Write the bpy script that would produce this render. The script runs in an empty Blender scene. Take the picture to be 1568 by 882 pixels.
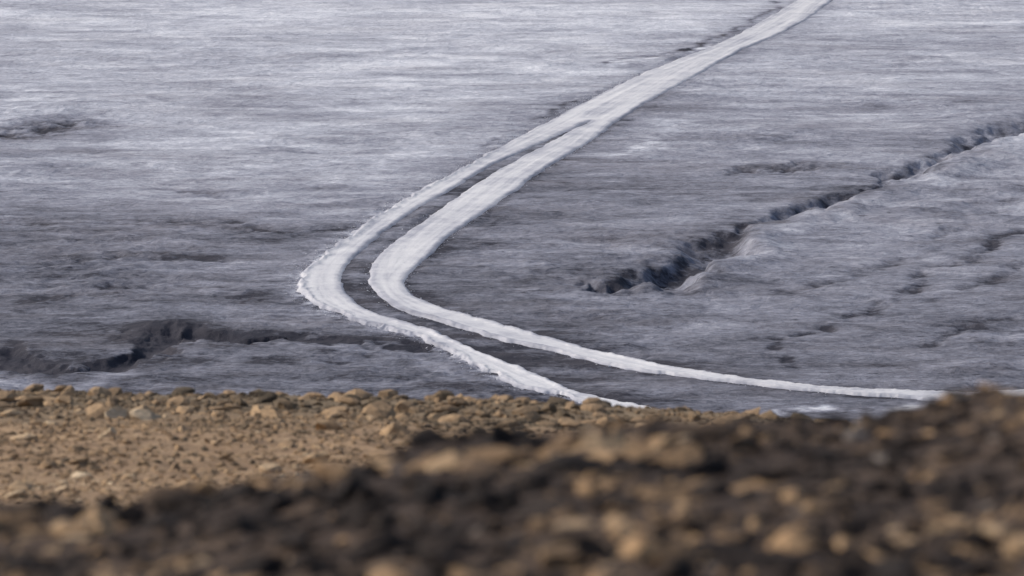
import bpy, bmesh, math
import numpy as np
rng = np.random.default_rng(7)

# ------------------------------------------------------------------ helpers
TAB = np.random.default_rng(3).random((256, 256)).astype(np.float32)
def vnoise(x, y, seed=0):
    x = np.asarray(x, dtype=np.float64) + seed * 17.31
    y = np.asarray(y, dtype=np.float64) + seed * 9.77
    xi = np.floor(x).astype(np.int64); yi = np.floor(y).astype(np.int64)
    fx = x - xi; fy = y - yi
    fx = fx * fx * (3 - 2 * fx); fy = fy * fy * (3 - 2 * fy)
    a = TAB[xi & 255, yi & 255]; b = TAB[(xi + 1) & 255, yi & 255]
    c = TAB[xi & 255, (yi + 1) & 255]; d = TAB[(xi + 1) & 255, (yi + 1) & 255]
    return (a + (b - a) * fx) * (1 - fy) + (c + (d - c) * fx) * fy
def fbm(x, y, octv=4, seed=0, rough=0.5):
    s = 0; amp = 1; tot = 0
    x = np.asarray(x, dtype=np.float64); y = np.asarray(y, dtype=np.float64)
    for i in range(octv):
        xr = x * 0.8 - y * 0.6; yr = x * 0.6 + y * 0.8
        s = s + amp * (vnoise(x, y, seed + i * 3) - 0.5); tot += amp
        amp *= rough; x = xr * 2.03; y = yr * 2.03
    return s / tot * 2
def sstep(a, b, x):
    t = np.clip((x - a) / (b - a), 0, 1); return t * t * (3 - 2 * t)
def pts(s):
    return np.array([[float(v) for v in p.split(',')] for p in s.split()])
def smooth_line(p, n=4):
    out = []
    P = np.vstack([2 * p[0] - p[1], p, 2 * p[-1] - p[-2]])
    for i in range(1, len(P) - 2):
        for k in range(n):
            t = k / n
            a, b, c, d = P[i - 1], P[i], P[i + 1], P[i + 2]
            out.append(0.5 * ((2 * b) + (-a + c) * t + (2 * a - 5 * b + 4 * c - d) * t * t + (-a + 3 * b - 3 * c + d) * t ** 3))
    out.append(P[-2]); return np.array(out)
def dist_line(x, y, P, prm=False):
    best = np.full(x.shape, 1e9); s = np.zeros(x.shape)
    for i in range(len(P) - 1):
        ax, ay = P[i]; bx, by = P[i + 1]; dx, dy = bx - ax, by - ay
        t = np.clip(((x - ax) * dx + (y - ay) * dy) / (dx * dx + dy * dy + 1e-9), 0, 1)
        d = (x - ax - t * dx) ** 2 + (y - ay - t * dy) ** 2
        if prm: s = np.where(d < best, i + t, s)
        best = np.minimum(best, d)
    d = np.sqrt(best)
    return (d, s) if prm else d
def inside(x, y, P):
    r = np.zeros(x.shape, bool)
    for i in range(len(P)):
        ax, ay = P[i]; bx, by = P[(i + 1) % len(P)]
        if ay == by: continue
        c = (ay > y) != (by > y)
        r ^= c & (x < (bx - ax) * (y - ay) / (by - ay) + ax)
    return r
def make_mesh(name, verts, faces, attrs=None, smooth=True, mat=None):
    me = bpy.data.meshes.new(name)
    k = faces.shape[1]
    me.vertices.add(len(verts)); me.vertices.foreach_set('co', verts.astype(np.float32).ravel())
    me.loops.add(faces.size); me.loops.foreach_set('vertex_index', faces.astype(np.int32).ravel())
    me.polygons.add(len(faces))
    me.polygons.foreach_set('loop_start', np.arange(0, faces.size, k, dtype=np.int32))
    me.polygons.foreach_set('loop_total', np.full(len(faces), k, dtype=np.int32))
    me.polygons.foreach_set('use_smooth', np.full(len(faces), smooth, dtype=bool))
    me.update(calc_edges=True)
    for an, av in (attrs or {}).items():
        at = me.attributes.new(an, 'FLOAT', 'POINT'); at.data.foreach_set('value', av.astype(np.float32).ravel())
    ob = bpy.data.objects.new(name, me); bpy.context.scene.collection.objects.link(ob)
    if mat: me.materials.append(mat)
    return ob
def grid_faces(nx, ny):
    i = np.arange(nx * ny).reshape(ny, nx)
    return np.stack([i[:-1, :-1], i[:-1, 1:], i[1:, 1:], i[1:, :-1]], -1).reshape(-1, 4)
def grow(a, b, s0, f):
    out = [a]; s = s0; sg = 1 if b > a else -1
    while (b - out[-1]) * sg > 0: out.append(out[-1] + s * sg); s *= f
    return np.array(out[1:])

# ------------------------------------------------------------------ surveyed plan of the glacier (metres)
L1 = pts("56.5,1120 49.5,1085 41.7,1047 35.5,1022 29.6,1003 23.3,980 17.2,954 11.3,928 5.8,901 0.6,878 -4.3,854 -9.0,831 -13.5,810 -17.7,787 -21.2,765 -24.1,746 -26.2,732 -27.1,717 -26.2,703 -23.6,692 -20.2,685 -15.2,675 -11.2,668 -7.2,657 -4.1,646 -0.3,635 3.4,628 6.2,623")
R1 = pts("12.6,902 6.7,880 1.6,861 -3.3,841 -7.9,817 -12.3,796 -15.6,777 -18.7,756 -20.7,740 -21.7,725 -21.4,712 -19.8,700 -17.1,689 -13.7,681 -10.4,675 -6.5,665 -1.8,652 2.7,640 5.6,632 8.4,625")
L2 = pts("12.6,902 7.9,882 4.6,866 0.6,849 -4.2,825 -7.8,804 -11.2,782 -14.5,763 -16.8,747 -18.0,732 -18.1,715 -16.6,703 -14.0,692 -10.6,685 -6.6,677 -1.9,667 2.8,661 7.3,654 13.2,645 19.7,639 26.9,633 34.0,628 39.7,625 44.6,623 49.5,621")
R2 = pts("63.3,1120 56.0,1078 48.9,1046 40.5,1015 33.5,983 27.1,953 20.9,923 16.2,899 11.7,871 7.5,850 3.5,829 -0.4,806 -4.0,785 -7.5,766 -10.3,746 -12.2,730 -13.5,718 -13.0,707 -10.9,699 -6.7,689 -1.9,680 3.6,669 8.9,660 13.4,653 19.2,645 24.9,639 30.6,634 37.0,630 43.5,628 49.2,626 55.1,627")
L1s = smooth_line(np.vstack([[[75, 1220]], L1, [[24, 595]]])); R1s = smooth_line(np.vstack([R1, [[27, 597]]]))
L2s = smooth_line(np.vstack([L2, [[85, 618]]])); R2s = smooth_line(np.vstack([[[82, 1220]], R2, [[86, 632]]]))
ROAD = np.vstack([L1s, R1s[::-1], L2s[1:], R2s[::-1]])
C1 = pts("7.8,713 9.3,717 11.6,714 13.8,711 16.8,719 21.7,732 25.6,746 28.7,762 31.9,773 35.2,778 40.8,791 47.2,806 54.0,825 58.5,836 64.4,850 71.9,870 80.8,893 110,970")
C4 = pts("-75,658 -60.6,650 -56.1,644 -51.4,641 -47.3,644 -44.5,652 -43.0,662 -39.9,669 -36.0,669 -32.0,665 -26.6,667")

gx = np.arange(-60, 121, 1.0); gy = np.arange(560, 1260, 1.0)
GX, GY = np.meshgrid(gx, gy)
CS = dist_line(GX, GY, np.vstack([ROAD, ROAD[:1]])); CS = np.where(inside(GX, GY, ROAD), CS, -CS)
CL = dist_line(GX, GY, L1s)
def bil(x, y, G):
    u = np.clip(x - gx[0], 0, len(gx) - 1.001); v = np.clip(y - gy[0], 0, len(gy) - 1.001)
    i = u.astype(int); j = v.astype(int); fu = u - i; fv = v - j
    r = (G[j, i] * (1 - fu) + G[j, i + 1] * fu) * (1 - fv) + (G[j + 1, i] * (1 - fu) + G[j + 1, i + 1] * fu) * fv
    off = np.maximum(np.maximum(gx[0] - x, x - gx[-1]), np.maximum(gy[0] - y, y - gy[-1]))
    return r - np.maximum(off, 0)

def prof(s, ks, vs): return np.interp(s, ks, vs)
def terrain(x, y, sd):
    """returns height, dark, light"""
    und = 0.35 * fbm(x / 55, y / 80, 3, 2)
    off = 1 - sstep(-1.8, -0.2, sd)
    rg = 1 - np.abs(fbm(x / 9 + .5 * fbm(x / 6, y / 6, 2, 90), y / 5, 4, 91, .55)) * 2
    patch = .35 + 1.1 * np.clip(.5 + 1.3 * fbm(x / 22, y / 40, 3, 95), 0, 1.3)
    patch = patch * (1 - .35 * sstep(850, 1000, y))
    rough = (0.40 * fbm(x / 8.0, y / 6.5, 5, 5, 0.52) + 0.12 * rg + 0.12 * fbm(x / 1.6, y / 1.6, 3, 8, 0.6)) * patch
    rough = rough * (0.08 + 0.92 * off)
    dark = np.zeros(x.shape); light = np.zeros(x.shape); dz = np.zeros(x.shape)
    wx = x + 1.6 * fbm(x / 3.5, y / 4, 4, 11, .6) + 2.2 * fbm(x / 14, y / 20, 2, 13); wy = y + 4.5 * fbm(x / 5, y / 6, 4, 12, .6)
    near = (x > 0) & (x < 115) & (y > 690) & (y < 990)
    if near.any():
        xn, yn = x[near], y[near]
        d, s = dist_line(wx[near], wy[near], C1, True)
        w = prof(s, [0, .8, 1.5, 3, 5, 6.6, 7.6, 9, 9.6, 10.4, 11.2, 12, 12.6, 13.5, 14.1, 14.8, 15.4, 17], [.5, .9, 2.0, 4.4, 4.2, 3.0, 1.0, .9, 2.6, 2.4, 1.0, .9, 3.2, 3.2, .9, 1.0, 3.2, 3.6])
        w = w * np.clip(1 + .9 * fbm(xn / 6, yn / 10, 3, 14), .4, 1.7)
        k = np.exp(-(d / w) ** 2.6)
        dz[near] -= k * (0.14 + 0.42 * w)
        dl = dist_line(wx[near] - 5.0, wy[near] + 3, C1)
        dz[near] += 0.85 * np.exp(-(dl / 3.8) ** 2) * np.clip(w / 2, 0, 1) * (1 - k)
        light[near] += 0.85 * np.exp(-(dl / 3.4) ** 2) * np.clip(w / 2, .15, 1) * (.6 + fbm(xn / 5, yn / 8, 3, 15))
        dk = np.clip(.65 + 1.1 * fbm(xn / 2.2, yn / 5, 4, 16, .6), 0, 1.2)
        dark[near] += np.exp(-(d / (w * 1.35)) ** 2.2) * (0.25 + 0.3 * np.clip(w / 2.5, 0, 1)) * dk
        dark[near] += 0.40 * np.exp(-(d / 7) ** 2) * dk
    near = (x > -80) & (x < -20) & (y > 610) & (y < 700)
    if near.any():
        xn, yn = x[near], y[near]
        d, s = dist_line(wx[near], wy[near], C4, True)
        w = prof(s, [0, 1, 2, 3, 4, 5, 6, 7, 7.6, 8.4, 9.5, 10], [6, 5.5, 3.2, 1.8, 2.0, 3.0, 2.4, 4.6, 5.0, 1.8, .8, .6]) * np.clip(1 + 1.3 * fbm(xn / 3.2, yn / 6, 4, 17, .6), .25, 1.9)
        k = np.exp(-(d / w) ** 3)
        dz[near] -= k * 1.1
        dk = np.clip(1.0 + 1.2 * fbm(xn / 1.6, yn / 3, 4, 18, .62), 0.15, 1.6)
        dark[near] += np.exp(-(d / (w * 1.15)) ** 3) * 1.35 * dk
        dark[near] += .45 * np.exp(-(d / 6) ** 2) * np.clip(2.2 * fbm(xn / 2.2, yn / 4, 4, 19, .62) + .15, 0, 1.5)
        # low debris mound behind the hole
        dm = np.hypot((xn + 41) / 4.5, (yn - 676) / 5)
        dz[near] += .5 * np.exp(-dm ** 2) * (1 + .8 * fbm(xn / 1.5, yn / 2, 3, 20)); dark[near] += .9 * np.exp(-dm ** 2) * dk
        dl = dist_line(wx[near], wy[near] + 13, C4[:6]); light[near] += 1.1 * np.exp(-(dl / 2.6) ** 2)
    def streak(P, w, a, arr, relief=0.0):
        P = pts(P); m = (x > P[:, 0].min() - 12) & (x < P[:, 0].max() + 12) & (y > P[:, 1].min() - 25) & (y < P[:, 1].max() + 25)
        if not m.any(): return
        d = dist_line(wx[m], wy[m], P)
        nn = np.clip(0.5 + 1.3 * fbm(x[m] / 3, y[m] / 4, 4, 31, .6), 0, 1.4)
        arr[m] += a * np.exp(-(d / w) ** 2) * nn
        if relief: dz[m] -= relief * np.exp(-(d / w) ** 2) * nn
    streak("33.8,834 36.8,836 40.2,836 42.9,841", 4.2, 1.1, dark, .8)
    streak("-90,876 -81.9,882 -78.1,885 -74.7,894 -71.1,901", 8, 1.2, dark, .6)  # valley at far left, its shadow painted into the ice tone
    streak("-18.8,665 -14.9,663 -10.3,662", 3.2, 1.9, dark, .5)
    streak("-30,667 -24,669 -18.8,666", 2.6, 1.5, dark, .4)
    streak("-10,660 0,655 6,650", 2.5, .7, dark)
    streak("-34,652 -26,650 -20,655", 3, .7, dark, .2)
    streak("-66,778 -40.8,777 -35.0,768 -30.5,766 -25.3,768", 4, .8, dark, .3)
    streak("-35,768 -31,766", 1.5, 1.3, dark, .4)
    streak("-50,815 -40,806 -26,818", 2.5, .6, dark, .3)
    streak("-60,700 -45,715 -33,705", 3.5, .6, dark, .3)
    streak("-62,735 -50,742 -40,738", 3.5, .5, dark, .3)
    streak("3,862 10,880 17,905", 4, .8, dark)
    streak("-12,735 -8,755 -2,775", 2.5, .5, dark)
    streak("30,668 36.4,673 42.0,689 49.2,712 55.7,734 69.7,768", 1.7, .9, dark, .4)
    streak("33.2,706 42.3,721 51.1,740", 1.6, .7, dark, .3)
    streak("46.4,660 53.6,673 62.7,689", 1.5, .8, dark, .3)
    streak("50,700 58,715 66,735", 1.4, .6, dark, .3)
    streak("56,760 66,785 76,815", 2.0, .5, dark, .3)
    streak("29.9,663 30.9,655 31.5,647", .8, 1.1, dark, .2)
    streak("17.4,854 21.9,878 26.7,903", 2.6, 1.2, light)
    streak("-92,890 -82.0,906 -79.8,930 -77.9,946", 5, 1.2, light)
    streak("17.3,992 25.0,1003 31.1,1013 37.0,1030", 1.3, 1.6, light)
    streak("17.3,996 25.0,1008 31.1,1019 37.0,1036", 1.0, .8, dark)
    streak("55,1126 48,1088 40,1050 33,1024 27.5,1006", .9, 1.2, dark)  # painted shadow line along the upper left road edge
    streak("10,932 4,905 -1,880 -6,855", .8, .9, dark)  # edge shading of the track, painted as a thin dark line
    streak("-27,1000 -10,1015 -30,900 -60,860", 3, .4, light)
    streak("-45,800 -30,815 -12,870", 3, .8, light)
    streak("-60,845 -45,835 -30,850", 3, .7, light)
    streak("38,765 44,775 52,790 62,800", 3.0, .7, light)
    streak("2,745 8,752 15,748", 3.0, .6, light)
    streak("30.2,614 34,616 36.9,615 41.2,616 45.7,618 50,620", 2.2, 2.6, light)
    streak("-12,650 -9,643 -5,635", 1.5, .8, light)
    dz *= off
    return und + rough + dz, dark, light

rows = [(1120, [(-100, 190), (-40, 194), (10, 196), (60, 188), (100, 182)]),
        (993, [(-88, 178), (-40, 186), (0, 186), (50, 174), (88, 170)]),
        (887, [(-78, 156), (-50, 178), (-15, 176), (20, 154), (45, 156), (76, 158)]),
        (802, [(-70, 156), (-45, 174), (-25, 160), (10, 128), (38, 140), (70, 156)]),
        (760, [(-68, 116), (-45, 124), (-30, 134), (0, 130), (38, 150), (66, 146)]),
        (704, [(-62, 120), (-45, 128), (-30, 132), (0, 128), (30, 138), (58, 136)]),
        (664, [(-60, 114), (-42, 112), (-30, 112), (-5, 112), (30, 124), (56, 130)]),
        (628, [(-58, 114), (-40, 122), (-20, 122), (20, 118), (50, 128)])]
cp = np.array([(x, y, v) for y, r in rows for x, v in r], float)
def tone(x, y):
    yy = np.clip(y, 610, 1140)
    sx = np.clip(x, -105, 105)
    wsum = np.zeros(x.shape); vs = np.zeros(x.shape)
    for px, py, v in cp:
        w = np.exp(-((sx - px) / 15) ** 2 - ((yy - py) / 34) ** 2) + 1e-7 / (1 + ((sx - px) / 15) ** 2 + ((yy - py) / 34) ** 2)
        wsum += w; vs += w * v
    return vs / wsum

# ------------------------------------------------------------------ node helpers
def new_mat(name):
    m = bpy.data.materials.new(name); m.use_nodes = True
    nt = m.node_tree; nt.nodes.clear()
    out = nt.nodes.new('ShaderNodeOutputMaterial'); b = nt.nodes.new('ShaderNodeBsdfPrincipled')
    nt.links.new(b.outputs[0], out.inputs[0]); return m, nt, b
class N:
    def __init__(s, nt): s.nt = nt; s.co = nt.nodes.new('ShaderNodeTexCoord').outputs['Object']
    def lk(s, v, sock):
        if isinstance(v, (int, float)): sock.default_value = v
        elif isinstance(v, tuple): sock.default_value = v
        else: s.nt.links.new(v, sock)
    def attr(s, n):
        a = s.nt.nodes.new('ShaderNodeAttribute'); a.attribute_name = n; return a.outputs['Fac']
    def math(s, op, a, b=0.0, c=0.0, clamp=False):
        m = s.nt.nodes.new('ShaderNodeMath'); m.operation = op; m.use_clamp = clamp
        s.lk(a, m.inputs[0]); s.lk(b, m.inputs[1]); s.lk(c, m.inputs[2]); return m.outputs[0]
    def noise(s, scale, detail=4, rough=0.5, loc=(0, 0, 0), rot=0.0, vec=None, dist=0.0):
        mp = s.nt.nodes.new('ShaderNodeMapping'); mp.inputs['Scale'].default_value = scale
        mp.inputs['Location'].default_value = loc; mp.inputs['Rotation'].default_value = (0, 0, rot)
        s.nt.links.new(vec or s.co, mp.inputs[0])
        n = s.nt.nodes.new('ShaderNodeTexNoise'); n.inputs['Scale'].default_value = 1
        n.inputs['Detail'].default_value = detail; n.inputs['Roughness'].default_value = rough; n.inputs['Distortion'].default_value = dist
        s.nt.links.new(mp.outputs[0], n.inputs['Vector']); return n.outputs['Fac']
    def ramp(s, f, st):
        r = s.nt.nodes.new('ShaderNodeValToRGB'); e = r.color_ramp.elements
        while len(e) < len(st): e.new(0.5)
        for i, (p, c) in enumerate(st): e[i].position = p; e[i].color = (*c, 1)
        s.lk(f, r.inputs[0]); return r.outputs[0]
    def mix(s, f, a, b, mode='MIX'):
        m = s.nt.nodes.new('ShaderNodeMix'); m.data_type = 'RGBA'; m.blend_type = mode
        s.lk(f, m.inputs[0]); s.lk(a, m.inputs[6]); s.lk(b, m.inputs[7]); return m.outputs[2]
    def maprange(s, v, a, b, c=0.0, d=1.0):
        m = s.nt.nodes.new('ShaderNodeMapRange'); s.lk(v, m.inputs[0])
        for i, q in enumerate((a, b, c, d)): m.inputs[i + 1].default_value = q
        return m.outputs[0]
    def bump(s, h, strength, dist, prev=None):
        b = s.nt.nodes.new('ShaderNodeBump'); b.inputs['Strength'].default_value = strength; b.inputs['Distance'].default_value = dist
        s.nt.links.new(h, b.inputs['Height'])
        if prev: s.nt.links.new(prev, b.inputs['Normal'])
        return b.outputs[0]

# ------------------------------------------------------------------ glacier material
mg, nt, bs = new_mat('dirty_glacier_ice'); n = N(nt)
t = n.attr('tone')
a1 = n.noise((.035, .045, .05), 7, .6, (3, 1, 0), dist=.6)
a2 = n.noise((.13, .16, .1), 9, .68, (13, 7, 0), rot=0.3, dist=.8)
a3 = n.noise((.9, .9, .5), 6, .72, (5, 3, 0), rot=-0.05)
a4 = n.noise((.045, .13, .05), 8, .62, (25, 3, 0), rot=math.radians(24), dist=.5)
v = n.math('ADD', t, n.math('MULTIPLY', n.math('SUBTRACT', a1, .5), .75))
v = n.math('ADD', v, n.math('MULTIPLY', n.math('SUBTRACT', a2, .5), .85))
v = n.math('ADD', v, n.math('MULTIPLY', n.math('SUBTRACT', a3, .5), .75))
v = n.math('ADD', v, n.math('MULTIPLY', n.math('SUBTRACT', a4, .5), .70))
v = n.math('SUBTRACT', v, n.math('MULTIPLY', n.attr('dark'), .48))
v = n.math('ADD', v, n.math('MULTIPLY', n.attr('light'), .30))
fl = n.maprange(n.noise((.28, .50, .3), 6, .75, (40, 9, 0)), .585, .69)
flm = n.maprange(n.noise((.03, .05, .3), 3, .5, (70, 9, 0)), .40, .58)
v = n.math('SUBTRACT', v, n.math('MULTIPLY', n.math('MULTIPLY', fl, flm), .46))
fr = n.maprange(n.noise((.10, .35, .3), 7, .75, (80, 19, 0), rot=.12), .54, .70)
v = n.math('ADD', v, n.math('MULTIPLY', fr, .20))
col = n.ramp(v, [(-0.0, (.032, .032, .045)), (.25, (.152, .156, .192)), (.5, (.285, .292, .348)), (.75, (.48, .493, .557)), (1.0, (.74, .75, .80))])
col = n.mix(n.maprange(n.noise((.03, .06, .03), 6, .6, (60, 20, 0)), .46, .72, 0, .42), col, n.mix(.5, col, (.26, .235, .25, 1)))
nt.links.new(col, bs.inputs['Base Color']); bs.inputs['Roughness'].default_value = .85
bs.inputs['Specular IOR Level'].default_value = .15
bh = n.noise((.8, 1.0, .8), 8, .7, (9, 9, 0))
bh2 = n.noise((.22, .28, .8), 6, .65, (29, 9, 0), dist=.6)
nt.links.new(n.bump(bh, .9, .36, n.bump(bh2, .7, .8)), bs.inputs['Normal'])

# ------------------------------------------------------------------ glacier mesh
fx = np.arange(-104, 104.01, .27)
xs = np.concatenate([grow(-104, -4000, .6, 1.12)[::-1], fx, grow(104, 4000, .6, 1.12)])
fy = [600.0]
while fy[-1] < 1180: fy.append(fy[-1] + .6 * (fy[-1] / 650) ** 2)
ys = np.concatenate([grow(600, 150, .8, 1.12)[::-1], fy, grow(fy[-1], 9000, 2, 1.12)])
X, Y = np.meshgrid(xs, ys); X = X.ravel(); Y = Y.ravel()
SD = bil(X, Y, CS)
Z, D, Lg = terrain(X, Y, SD)
out_d = np.clip(-SD, 0, 50)
D = D + (0.25 * np.exp(-out_d / 3.5) + .45 * np.exp(-out_d / .9) * np.clip(.5 + fbm(X / 3, Y / 4, 3, 51), 0, 1)) * (SD < 1)  # dirt beside the road plus a thin painted shadow along its edges
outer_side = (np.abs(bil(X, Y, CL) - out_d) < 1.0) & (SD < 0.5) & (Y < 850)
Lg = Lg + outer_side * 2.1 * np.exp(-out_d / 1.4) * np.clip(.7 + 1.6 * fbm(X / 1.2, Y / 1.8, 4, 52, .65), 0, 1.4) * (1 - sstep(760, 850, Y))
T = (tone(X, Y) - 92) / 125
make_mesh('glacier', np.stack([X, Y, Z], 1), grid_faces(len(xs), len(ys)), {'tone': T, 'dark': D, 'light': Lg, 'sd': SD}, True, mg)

# ------------------------------------------------------------------ road
mr, nt, bs = new_mat('packed_snow_road'); n = N(nt)
sd = n.attr('sd'); al = n.attr('along')
cmb = nt.nodes.new('ShaderNodeCombineXYZ'); nt.links.new(sd, cmb.inputs[0]); nt.links.new(al, cmb.inputs[1])
r1 = n.noise((.8, .018, 1), 4, .55, (3, 0, 0), vec=cmb.outputs[0])
r2 = n.noise((.2, .2, 1), 7, .65, (7, 0, 0))
r3 = n.noise((1.3, 1.6, 1), 6, .7, (2, 0, 0))
v = n.math('ADD', .60, n.math('MULTIPLY', n.math('SUBTRACT', r1, .5), .95))
v = n.math('ADD', v, n.math('MULTIPLY', n.math('SUBTRACT', r2, .5), .9))
edge = n.maprange(n.math('ADD', sd, n.math('MULTIPLY', n.math('SUBTRACT', r3, .5), 2.6)), -.6, 1.3, 1, 0)
v = n.math('SUBTRACT', v, n.math('MULTIPLY', edge, n.math('MULTIPLY', n.math('SUBTRACT', r3, .05), 1.1)))
v = n.math('ADD', v, n.math('MULTIPLY', n.attr('bright'), .25))
col = n.ramp(v, [(0, (.17, .175, .215)), (.35, (.40, .405, .46)), (.62, (.63, .625, .65)), (1, (.80, .79, .79))])
nt.links.new(col, bs.inputs['Base Color']); bs.inputs['Roughness'].default_value = .7; bs.inputs['Specular IOR Level'].default_value = .25
nt.links.new(n.bump(r3, .6, .2), bs.inputs['Normal'])

rx = np.arange(-31, 87, .14); ry = [598.0]
while ry[-1] < 1215: ry.append(ry[-1] + .36 * (ry[-1] / 650) ** 2)
ry = np.array(ry)
X, Y = np.meshgrid(rx, ry); shp = X.shape
X = X.ravel(); Y = Y.ravel()
cs = bil(X, Y, CS)
keep = cs > -2.6
idx = np.where(keep)[0]
x = X[idx]; y = Y[idx]
PP = np.vstack([ROAD, ROAD[:1]])
d = dist_line(x, y, PP); sdv = np.where(inside(x, y, ROAD), d, -d)
dL, sL = dist_line(x, y, L1s, True)
arc = np.concatenate([[0], np.cumsum(np.hypot(*np.diff(L1s, axis=0).T))])
along = np.interp(sL, np.arange(len(arc)), arc)
outer = (np.abs(dL - d) < 0.05)
ragged = np.where(outer, sstep(7, 20, sL / 4 ) * .5 + .2, .2) + .2 * (y < 690)
edge_n = ragged * (fbm(x / 2.4, y / 4.5, 4, 41, .6) * 2.0) + .35 * fbm(x / 7, y / 9, 3, 44)
sde = sdv + edge_n
z0, _, _ = terrain(x, y, np.maximum(sdv, bil(x, y, CS)))
lift = -.40 + .60 * sstep(-1.0, .6, sde)
berm = .14 * np.exp(-((sde - .5) / .5) ** 2) * (1 + 1.2 * fbm(x / 1.5, y / 2, 4, 46)) * (ragged > .3)
crown = .07 * fbm(sdv * .9, along / 20, 2, 47)
z = z0 + lift + berm + crown
bright = np.where(y < 660, 1.0, 0) * .3 + .35 * np.exp(-((y - 730) / 35) ** 2)
remap = -np.ones(len(X), int); remap[idx] = np.arange(len(idx))
F = remap[grid_faces(shp[1], shp[0])]; F = F[(F >= 0).all(1)]
make_mesh('snow_road', np.stack([x, y, z], 1), F, {'sd': sdv + .6 * edge_n, 'along': along, 'bright': bright}, True, mr)

# ------------------------------------------------------------------ boulder shapes
def rock_base(sub, seed):
    r = np.random.default_rng(seed)
    bm = bmesh.new(); bmesh.ops.create_icosphere(bm, subdivisions=sub, radius=1)
    V = np.array([v.co[:] for v in bm.verts]); Fc = np.array([[v.index for v in f.verts] for f in bm.faces]); bm.free()
    for k in range(9):
        nn = r.normal(size=3); nn /= np.linalg.norm(nn); dd = r.uniform(.42, .8)
        pr = V @ nn; V = V - np.outer(np.clip(pr - dd, 0, None) * .95, nn)
    V *= 1 + r.normal(size=(len(V), 1)) * .06
    return V, Fc
def scatter(name, px, py, pz, size, sub, col, mat, seed, flat=.65, smooth=False):
    r = np.random.default_rng(seed); bases = [rock_base(sub, seed * 10 + i) for i in range(8)]
    Vs = []; Fs = []; A = []; off = 0
    which = r.integers(0, 8, len(px))
    for b in range(8):
        m = np.where(which == b)[0]
        if len(m) == 0: continue
        V, Fc = bases[b]
        sc = np.stack([r.uniform(.8, 1.7, len(m)), r.uniform(.7, 1.2, len(m)), r.uniform(.6, 1.25, len(m)) * flat], 1)
        a = r.uniform(0, 6.283, len(m)); tl = r.normal(0, .3, len(m))
        P = V[None] * sc[:, None]
        c, s_ = np.cos(tl)[:, None], np.sin(tl)[:, None]
        P = np.stack([P[..., 0], P[..., 1] * c - P[..., 2] * s_, P[..., 1] * s_ + P[..., 2] * c], -1)
        c, s_ = np.cos(a)[:, None], np.sin(a)[:, None]
        P = np.stack([P[..., 0] * c - P[..., 1] * s_, P[..., 0] * s_ + P[..., 1] * c, P[..., 2]], -1)
        P = P * size[m][:, None, None] + np.stack([px[m], py[m], pz[m]], -1)[:, None]
        Vs.append(P.reshape(-1, 3)); nv = len(V)
        Fs.append((Fc[None] + (np.arange(len(m)) * nv)[:, None, None]).reshape(-1, 3) + off)
        A.append(np.repeat(col[m], nv)); off += nv * len(m)
    return make_mesh(name, np.vstack(Vs), np.vstack(Fs), {'rc': np.concatenate(A)}, smooth, mat)

ms, nt, bs = new_mat('crumbled_snow'); n = N(nt)
nt.links.new(n.ramp(n.attr('rc'), [(0, (.2, .2, .25)), (.5, (.4, .4, .45)), (1, (.66, .66, .68))]), bs.inputs['Base Color']); bs.inputs['Roughness'].default_value = .8
def along_edge(P, cnt, s0, s1, spread, r):
    seg = np.diff(P, axis=0); ln = np.hypot(*seg.T); cum = np.concatenate([[0], np.cumsum(ln)])
    s = r.uniform(s0, s1, cnt) * cum[-1]; i = np.clip(np.searchsorted(cum, s) - 1, 0, len(seg) - 1)
    p = P[i] + seg[i] * ((s - cum[i]) / ln[i])[:, None]; nn = np.stack([seg[i][:, 1], -seg[i][:, 0]], 1) / ln[i][:, None]
    return p + nn * (r.normal(0, spread, cnt))[:, None]
r = np.random.default_rng(5)
q = np.vstack([along_edge(L1s, 6500, .38, 1, .9, r), along_edge(L2s, 1000, .35, .9, .5, r), along_edge(R2s, 1000, .5, .95, .4, r), along_edge(L1s, 400, 0, .4, .3, r)])
q = q[bil(q[:, 0], q[:, 1], CS) < .5]
zz = terrain(q[:, 0], q[:, 1], bil(q[:, 0], q[:, 1], CS))[0]
scatter('snow_rubble', q[:, 0], q[:, 1], zz + .01, .03 + .11 * r.random(len(q)) ** 3, 2, r.random(len(q)), ms, 4, .6)

# ------------------------------------------------------------------ foreground hill
u2x = lambda u, y: (u - 784) * 1.148e-4 * y
near_u = np.array([0, 200, 300, 450, 600, 750, 900, 1050, 1200, 1300, 1400, 1480, 1568]); near_v = np.array([796, 786, 770, 748, 716, 698, 682, 672, 664, 664, 657, 638, 606]) + 40
mid_u = np.array([0, 400, 800, 950, 1130, 1250, 1568]); mid_v = np.array([600, 603, 614, 622, 634, 650, 664]) + 2
nz = lambda v, y: -np.tan(.13963 + (v - 441) * 1.148e-4) * y
KY = np.array([-40, 0, 8, 12, 14, 15.5, 18, 27, 36, 40, 50, 58, 60, 62, 66, 80, 215, 260.])
KA = np.array([1, 1, 1, 1, 1, 1, 1, 0, 0, 0, 0, 0, 0, 0, 0, 0, 0, 0.])
KM = np.array([0, 0, 0, 0, 0, 0, 0, 0, 0, 0, .45, 1, 1, 1, 1, 0, 0, 0.])
KB = np.array([2.2, .8, .53, .2, 0, -.16, -1.0, -5.7, -6.95, -7.3, -4.05, .16, 0, -.35, -2.2, -21, -100.2, -106])
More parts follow.
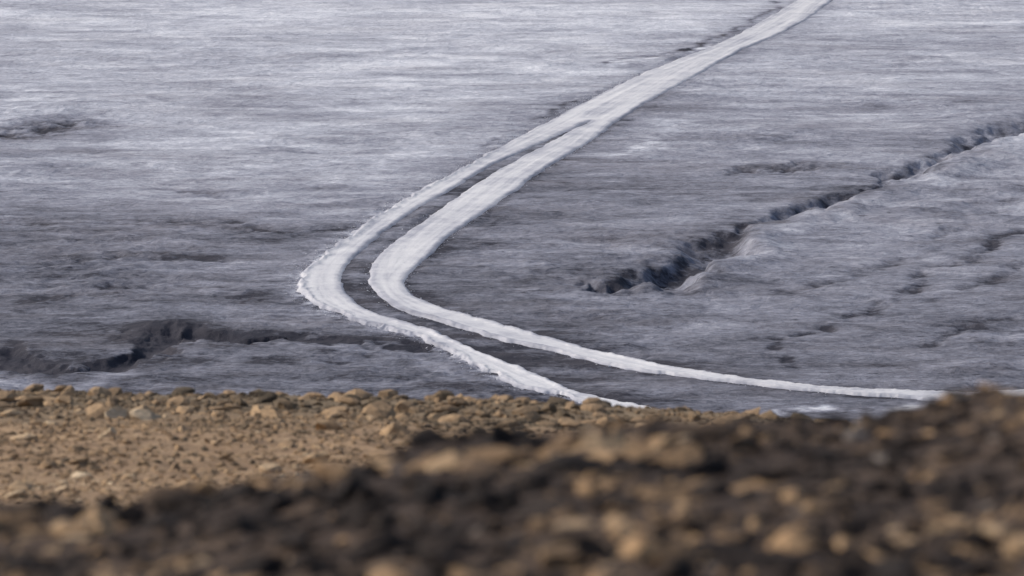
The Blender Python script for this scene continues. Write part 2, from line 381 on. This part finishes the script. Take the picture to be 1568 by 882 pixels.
def hill(x, y):
    c = np.interp(x, u2x(near_u, 14), nz(near_v, 14)); m = np.interp(x, u2x(mid_u, 60), nz(mid_v, 60))
    h = np.interp(y, KY, KA) * c + np.interp(y, KY, KM) * m + np.interp(y, KY, KB)
    nf = 1 - sstep(18, 30, y)
    calm = 1 - .45 * sstep(.7, 1.1, x) * nf
    return 100 + h + nf * calm * (.045 * fbm(x / .55, y / .6, 4, 61) + .02 * fbm(x / .12, y / .12, 3, 63)) + (1 - nf) * (.07 * fbm(x / 1.6, y / 2, 4, 65) + .04 * fbm(x / .35, y / .4, 3, 67)) + 1.5 * sstep(75, 110, y) * fbm(x / 15, y / 15, 4, 68)
hx = np.concatenate([grow(-7, -250, .12, 1.1)[::-1], np.arange(-7, -2, .07), np.arange(-2, 2, .03), np.arange(2, 7.01, .07), grow(7, 250, .12, 1.1)])
hy = np.concatenate([grow(8, -40, .06, 1.08)[::-1], np.arange(8, 16, .035), np.arange(16, 36, .3), np.arange(36, 63, .07), grow(63, 262, .1, 1.06)])
X, Y = np.meshgrid(hx, hy); X = X.ravel(); Y = Y.ravel(); Z = hill(X, Y)
mh, nt, bs = new_mat('rocky_soil'); n = N(nt)
g1 = n.noise((2.2, 2.2, 2.2), 8, .7); g2 = n.noise((14, 14, 14), 5, .7)
vv = n.math('ADD', n.math('MULTIPLY', g1, .6), n.math('MULTIPLY', g2, .4))
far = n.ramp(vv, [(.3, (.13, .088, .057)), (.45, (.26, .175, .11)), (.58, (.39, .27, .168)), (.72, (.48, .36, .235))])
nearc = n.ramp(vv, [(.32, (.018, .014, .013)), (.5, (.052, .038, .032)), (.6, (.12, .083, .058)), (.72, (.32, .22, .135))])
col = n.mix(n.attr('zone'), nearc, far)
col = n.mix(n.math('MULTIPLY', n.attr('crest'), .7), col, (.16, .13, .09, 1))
nt.links.new(col, bs.inputs['Base Color']); bs.inputs['Roughness'].default_value = .9; bs.inputs['Specular IOR Level'].default_value = .1
nt.links.new(n.bump(vv, .7, .06), bs.inputs['Normal'])
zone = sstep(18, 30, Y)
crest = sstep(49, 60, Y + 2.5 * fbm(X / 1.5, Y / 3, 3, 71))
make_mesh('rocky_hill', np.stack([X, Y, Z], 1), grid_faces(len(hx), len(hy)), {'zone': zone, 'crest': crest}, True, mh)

def stone_mat(name, stops):
    m, nt, bs = new_mat(name); n = N(nt)
    c = n.ramp(n.attr('rc'), stops)
    g = n.noise((22, 22, 22), 5, .7)
    c = n.mix(1.0, c, n.ramp(g, [(.3, (.6, .6, .6)), (.7, (1.25, 1.22, 1.18))]), 'MULTIPLY')
    nt.links.new(c, bs.inputs['Base Color']); bs.inputs['Roughness'].default_value = .9; bs.inputs['Specular IOR Level'].default_value = .15
    nt.links.new(n.bump(g, .6, .03), bs.inputs['Normal']); return m
m_far = stone_mat('tan_stone', [(0, (.07, .056, .042)), (.25, (.155, .118, .08)), (.5, (.31, .215, .132)), (.8, (.47, .325, .195)), (1, (.62, .49, .34))])
m_near = stone_mat('dark_volcanic_stone', [(0, (.014, .011, .011)), (.42, (.040, .030, .026)), (.55, (.11, .077, .055)), (.67, (.37, .24, .135)), (.93, (.50, .36, .225)), (1, (.24, .205, .18))])
r = np.random.default_rng(21)
def place(cnt, x0, x1, y0, y1, smin, smax, pw):
    x = r.uniform(x0, x1, cnt); y = r.uniform(y0, y1, cnt); s = smin + (smax - smin) * r.random(cnt) ** pw
    return x, y, s
x, y, s = place(40000, -7, 7, 37, 62, .011, .046, 2.5)
x2, y2, s2 = place(700, -7, 7, 37, 62, .045, .15, 3.6)
x3, y3, s3 = place(380, -7, 7, 55, 62, .05, .19, 2.2)
x = np.concatenate([x, x2, x3]); y = np.concatenate([y, y2, y3]); s = np.concatenate([s, s2, s3])
cr = sstep(50, 60, y + 2.5 * fbm(x / 1.5, y / 3, 3, 71))
rc = np.clip(.53 + .14 * r.normal(size=len(x)) + .4 * fbm(x / 1.2, y / 2.5, 3, 72) - .25 * cr + .20 * (s > .07), 0, 1)
scatter('gravel', x, y, hill(x, y) + s * .12, s, 2, rc, m_far, 6, .6)
x, y, s = place(9000, -2.6, 2.6, 8.5, 15.6, .008, .032, 2)
x2, y2, s2 = place(1350, -2.6, 2.6, 8.5, 15.6, .032, .085, 2.3)
xs_ = np.concatenate([x, x2]); ys_ = np.concatenate([y, y2]); ss_ = np.concatenate([s, s2])
ss_ = np.where((xs_ > .6) & (ys_ > 12.3), np.minimum(ss_, .038), ss_)
cl = fbm(xs_ / .35, ys_ / .6, 3, 75)
rc = np.clip(.485 + .16 * r.normal(size=len(xs_)) + .75 * cl - .08 * sstep(-.5, 1.2, xs_) * (ys_ > 13), 0, .94)
rc = np.where(r.random(len(xs_)) < .015, 1.0, rc)
scatter('volcanic_rocks', xs_, ys_, hill(xs_, ys_) + ss_ * .12, ss_, 2, rc, m_near, 7, .58)

# ------------------------------------------------------------------ light
S = np.array([-.72, .30, .60]); S /= np.linalg.norm(S)
el = math.asin(S[2]); az = math.atan2(S[0], S[1])
sun = bpy.data.lights.new('sun', 'SUN'); sun.energy = 2.95; sun.angle = math.radians(3); sun.color = (1, .95, .88)
so = bpy.data.objects.new('sun', sun); bpy.context.scene.collection.objects.link(so)
from mathutils import Vector
so.rotation_euler = Vector(S).to_track_quat('Z', 'Y').to_euler()
w = bpy.data.worlds.new('World'); bpy.context.scene.world = w; w.use_nodes = True
bg = w.node_tree.nodes['Background']; sk = w.node_tree.nodes.new('ShaderNodeTexSky'); sk.sky_type = 'NISHITA'; sk.sun_disc = False
sk.sun_elevation = el; sk.sun_rotation = az; sk.dust_density = 3; sk.air_density = 1
w.node_tree.links.new(sk.outputs[0], bg.inputs[0]); bg.inputs[1].default_value = .12

# ------------------------------------------------------------------ camera
cd = bpy.data.cameras.new('camera'); cd.lens = 200; cd.sensor_width = 36; cd.clip_end = 20000; cd.clip_start = .1
cd.dof.use_dof = True; cd.dof.focus_distance = 740; cd.dof.aperture_fstop = 5.6
co = bpy.data.objects.new('camera', cd); bpy.context.scene.collection.objects.link(co)
co.location = (0, 0, 100); co.rotation_euler = (math.radians(82), 0, 0)
bpy.context.scene.camera = co
sc = bpy.context.scene; sc.view_settings.view_transform = 'Standard'; sc.view_settings.look = 'None'; sc.view_settings.exposure = 0
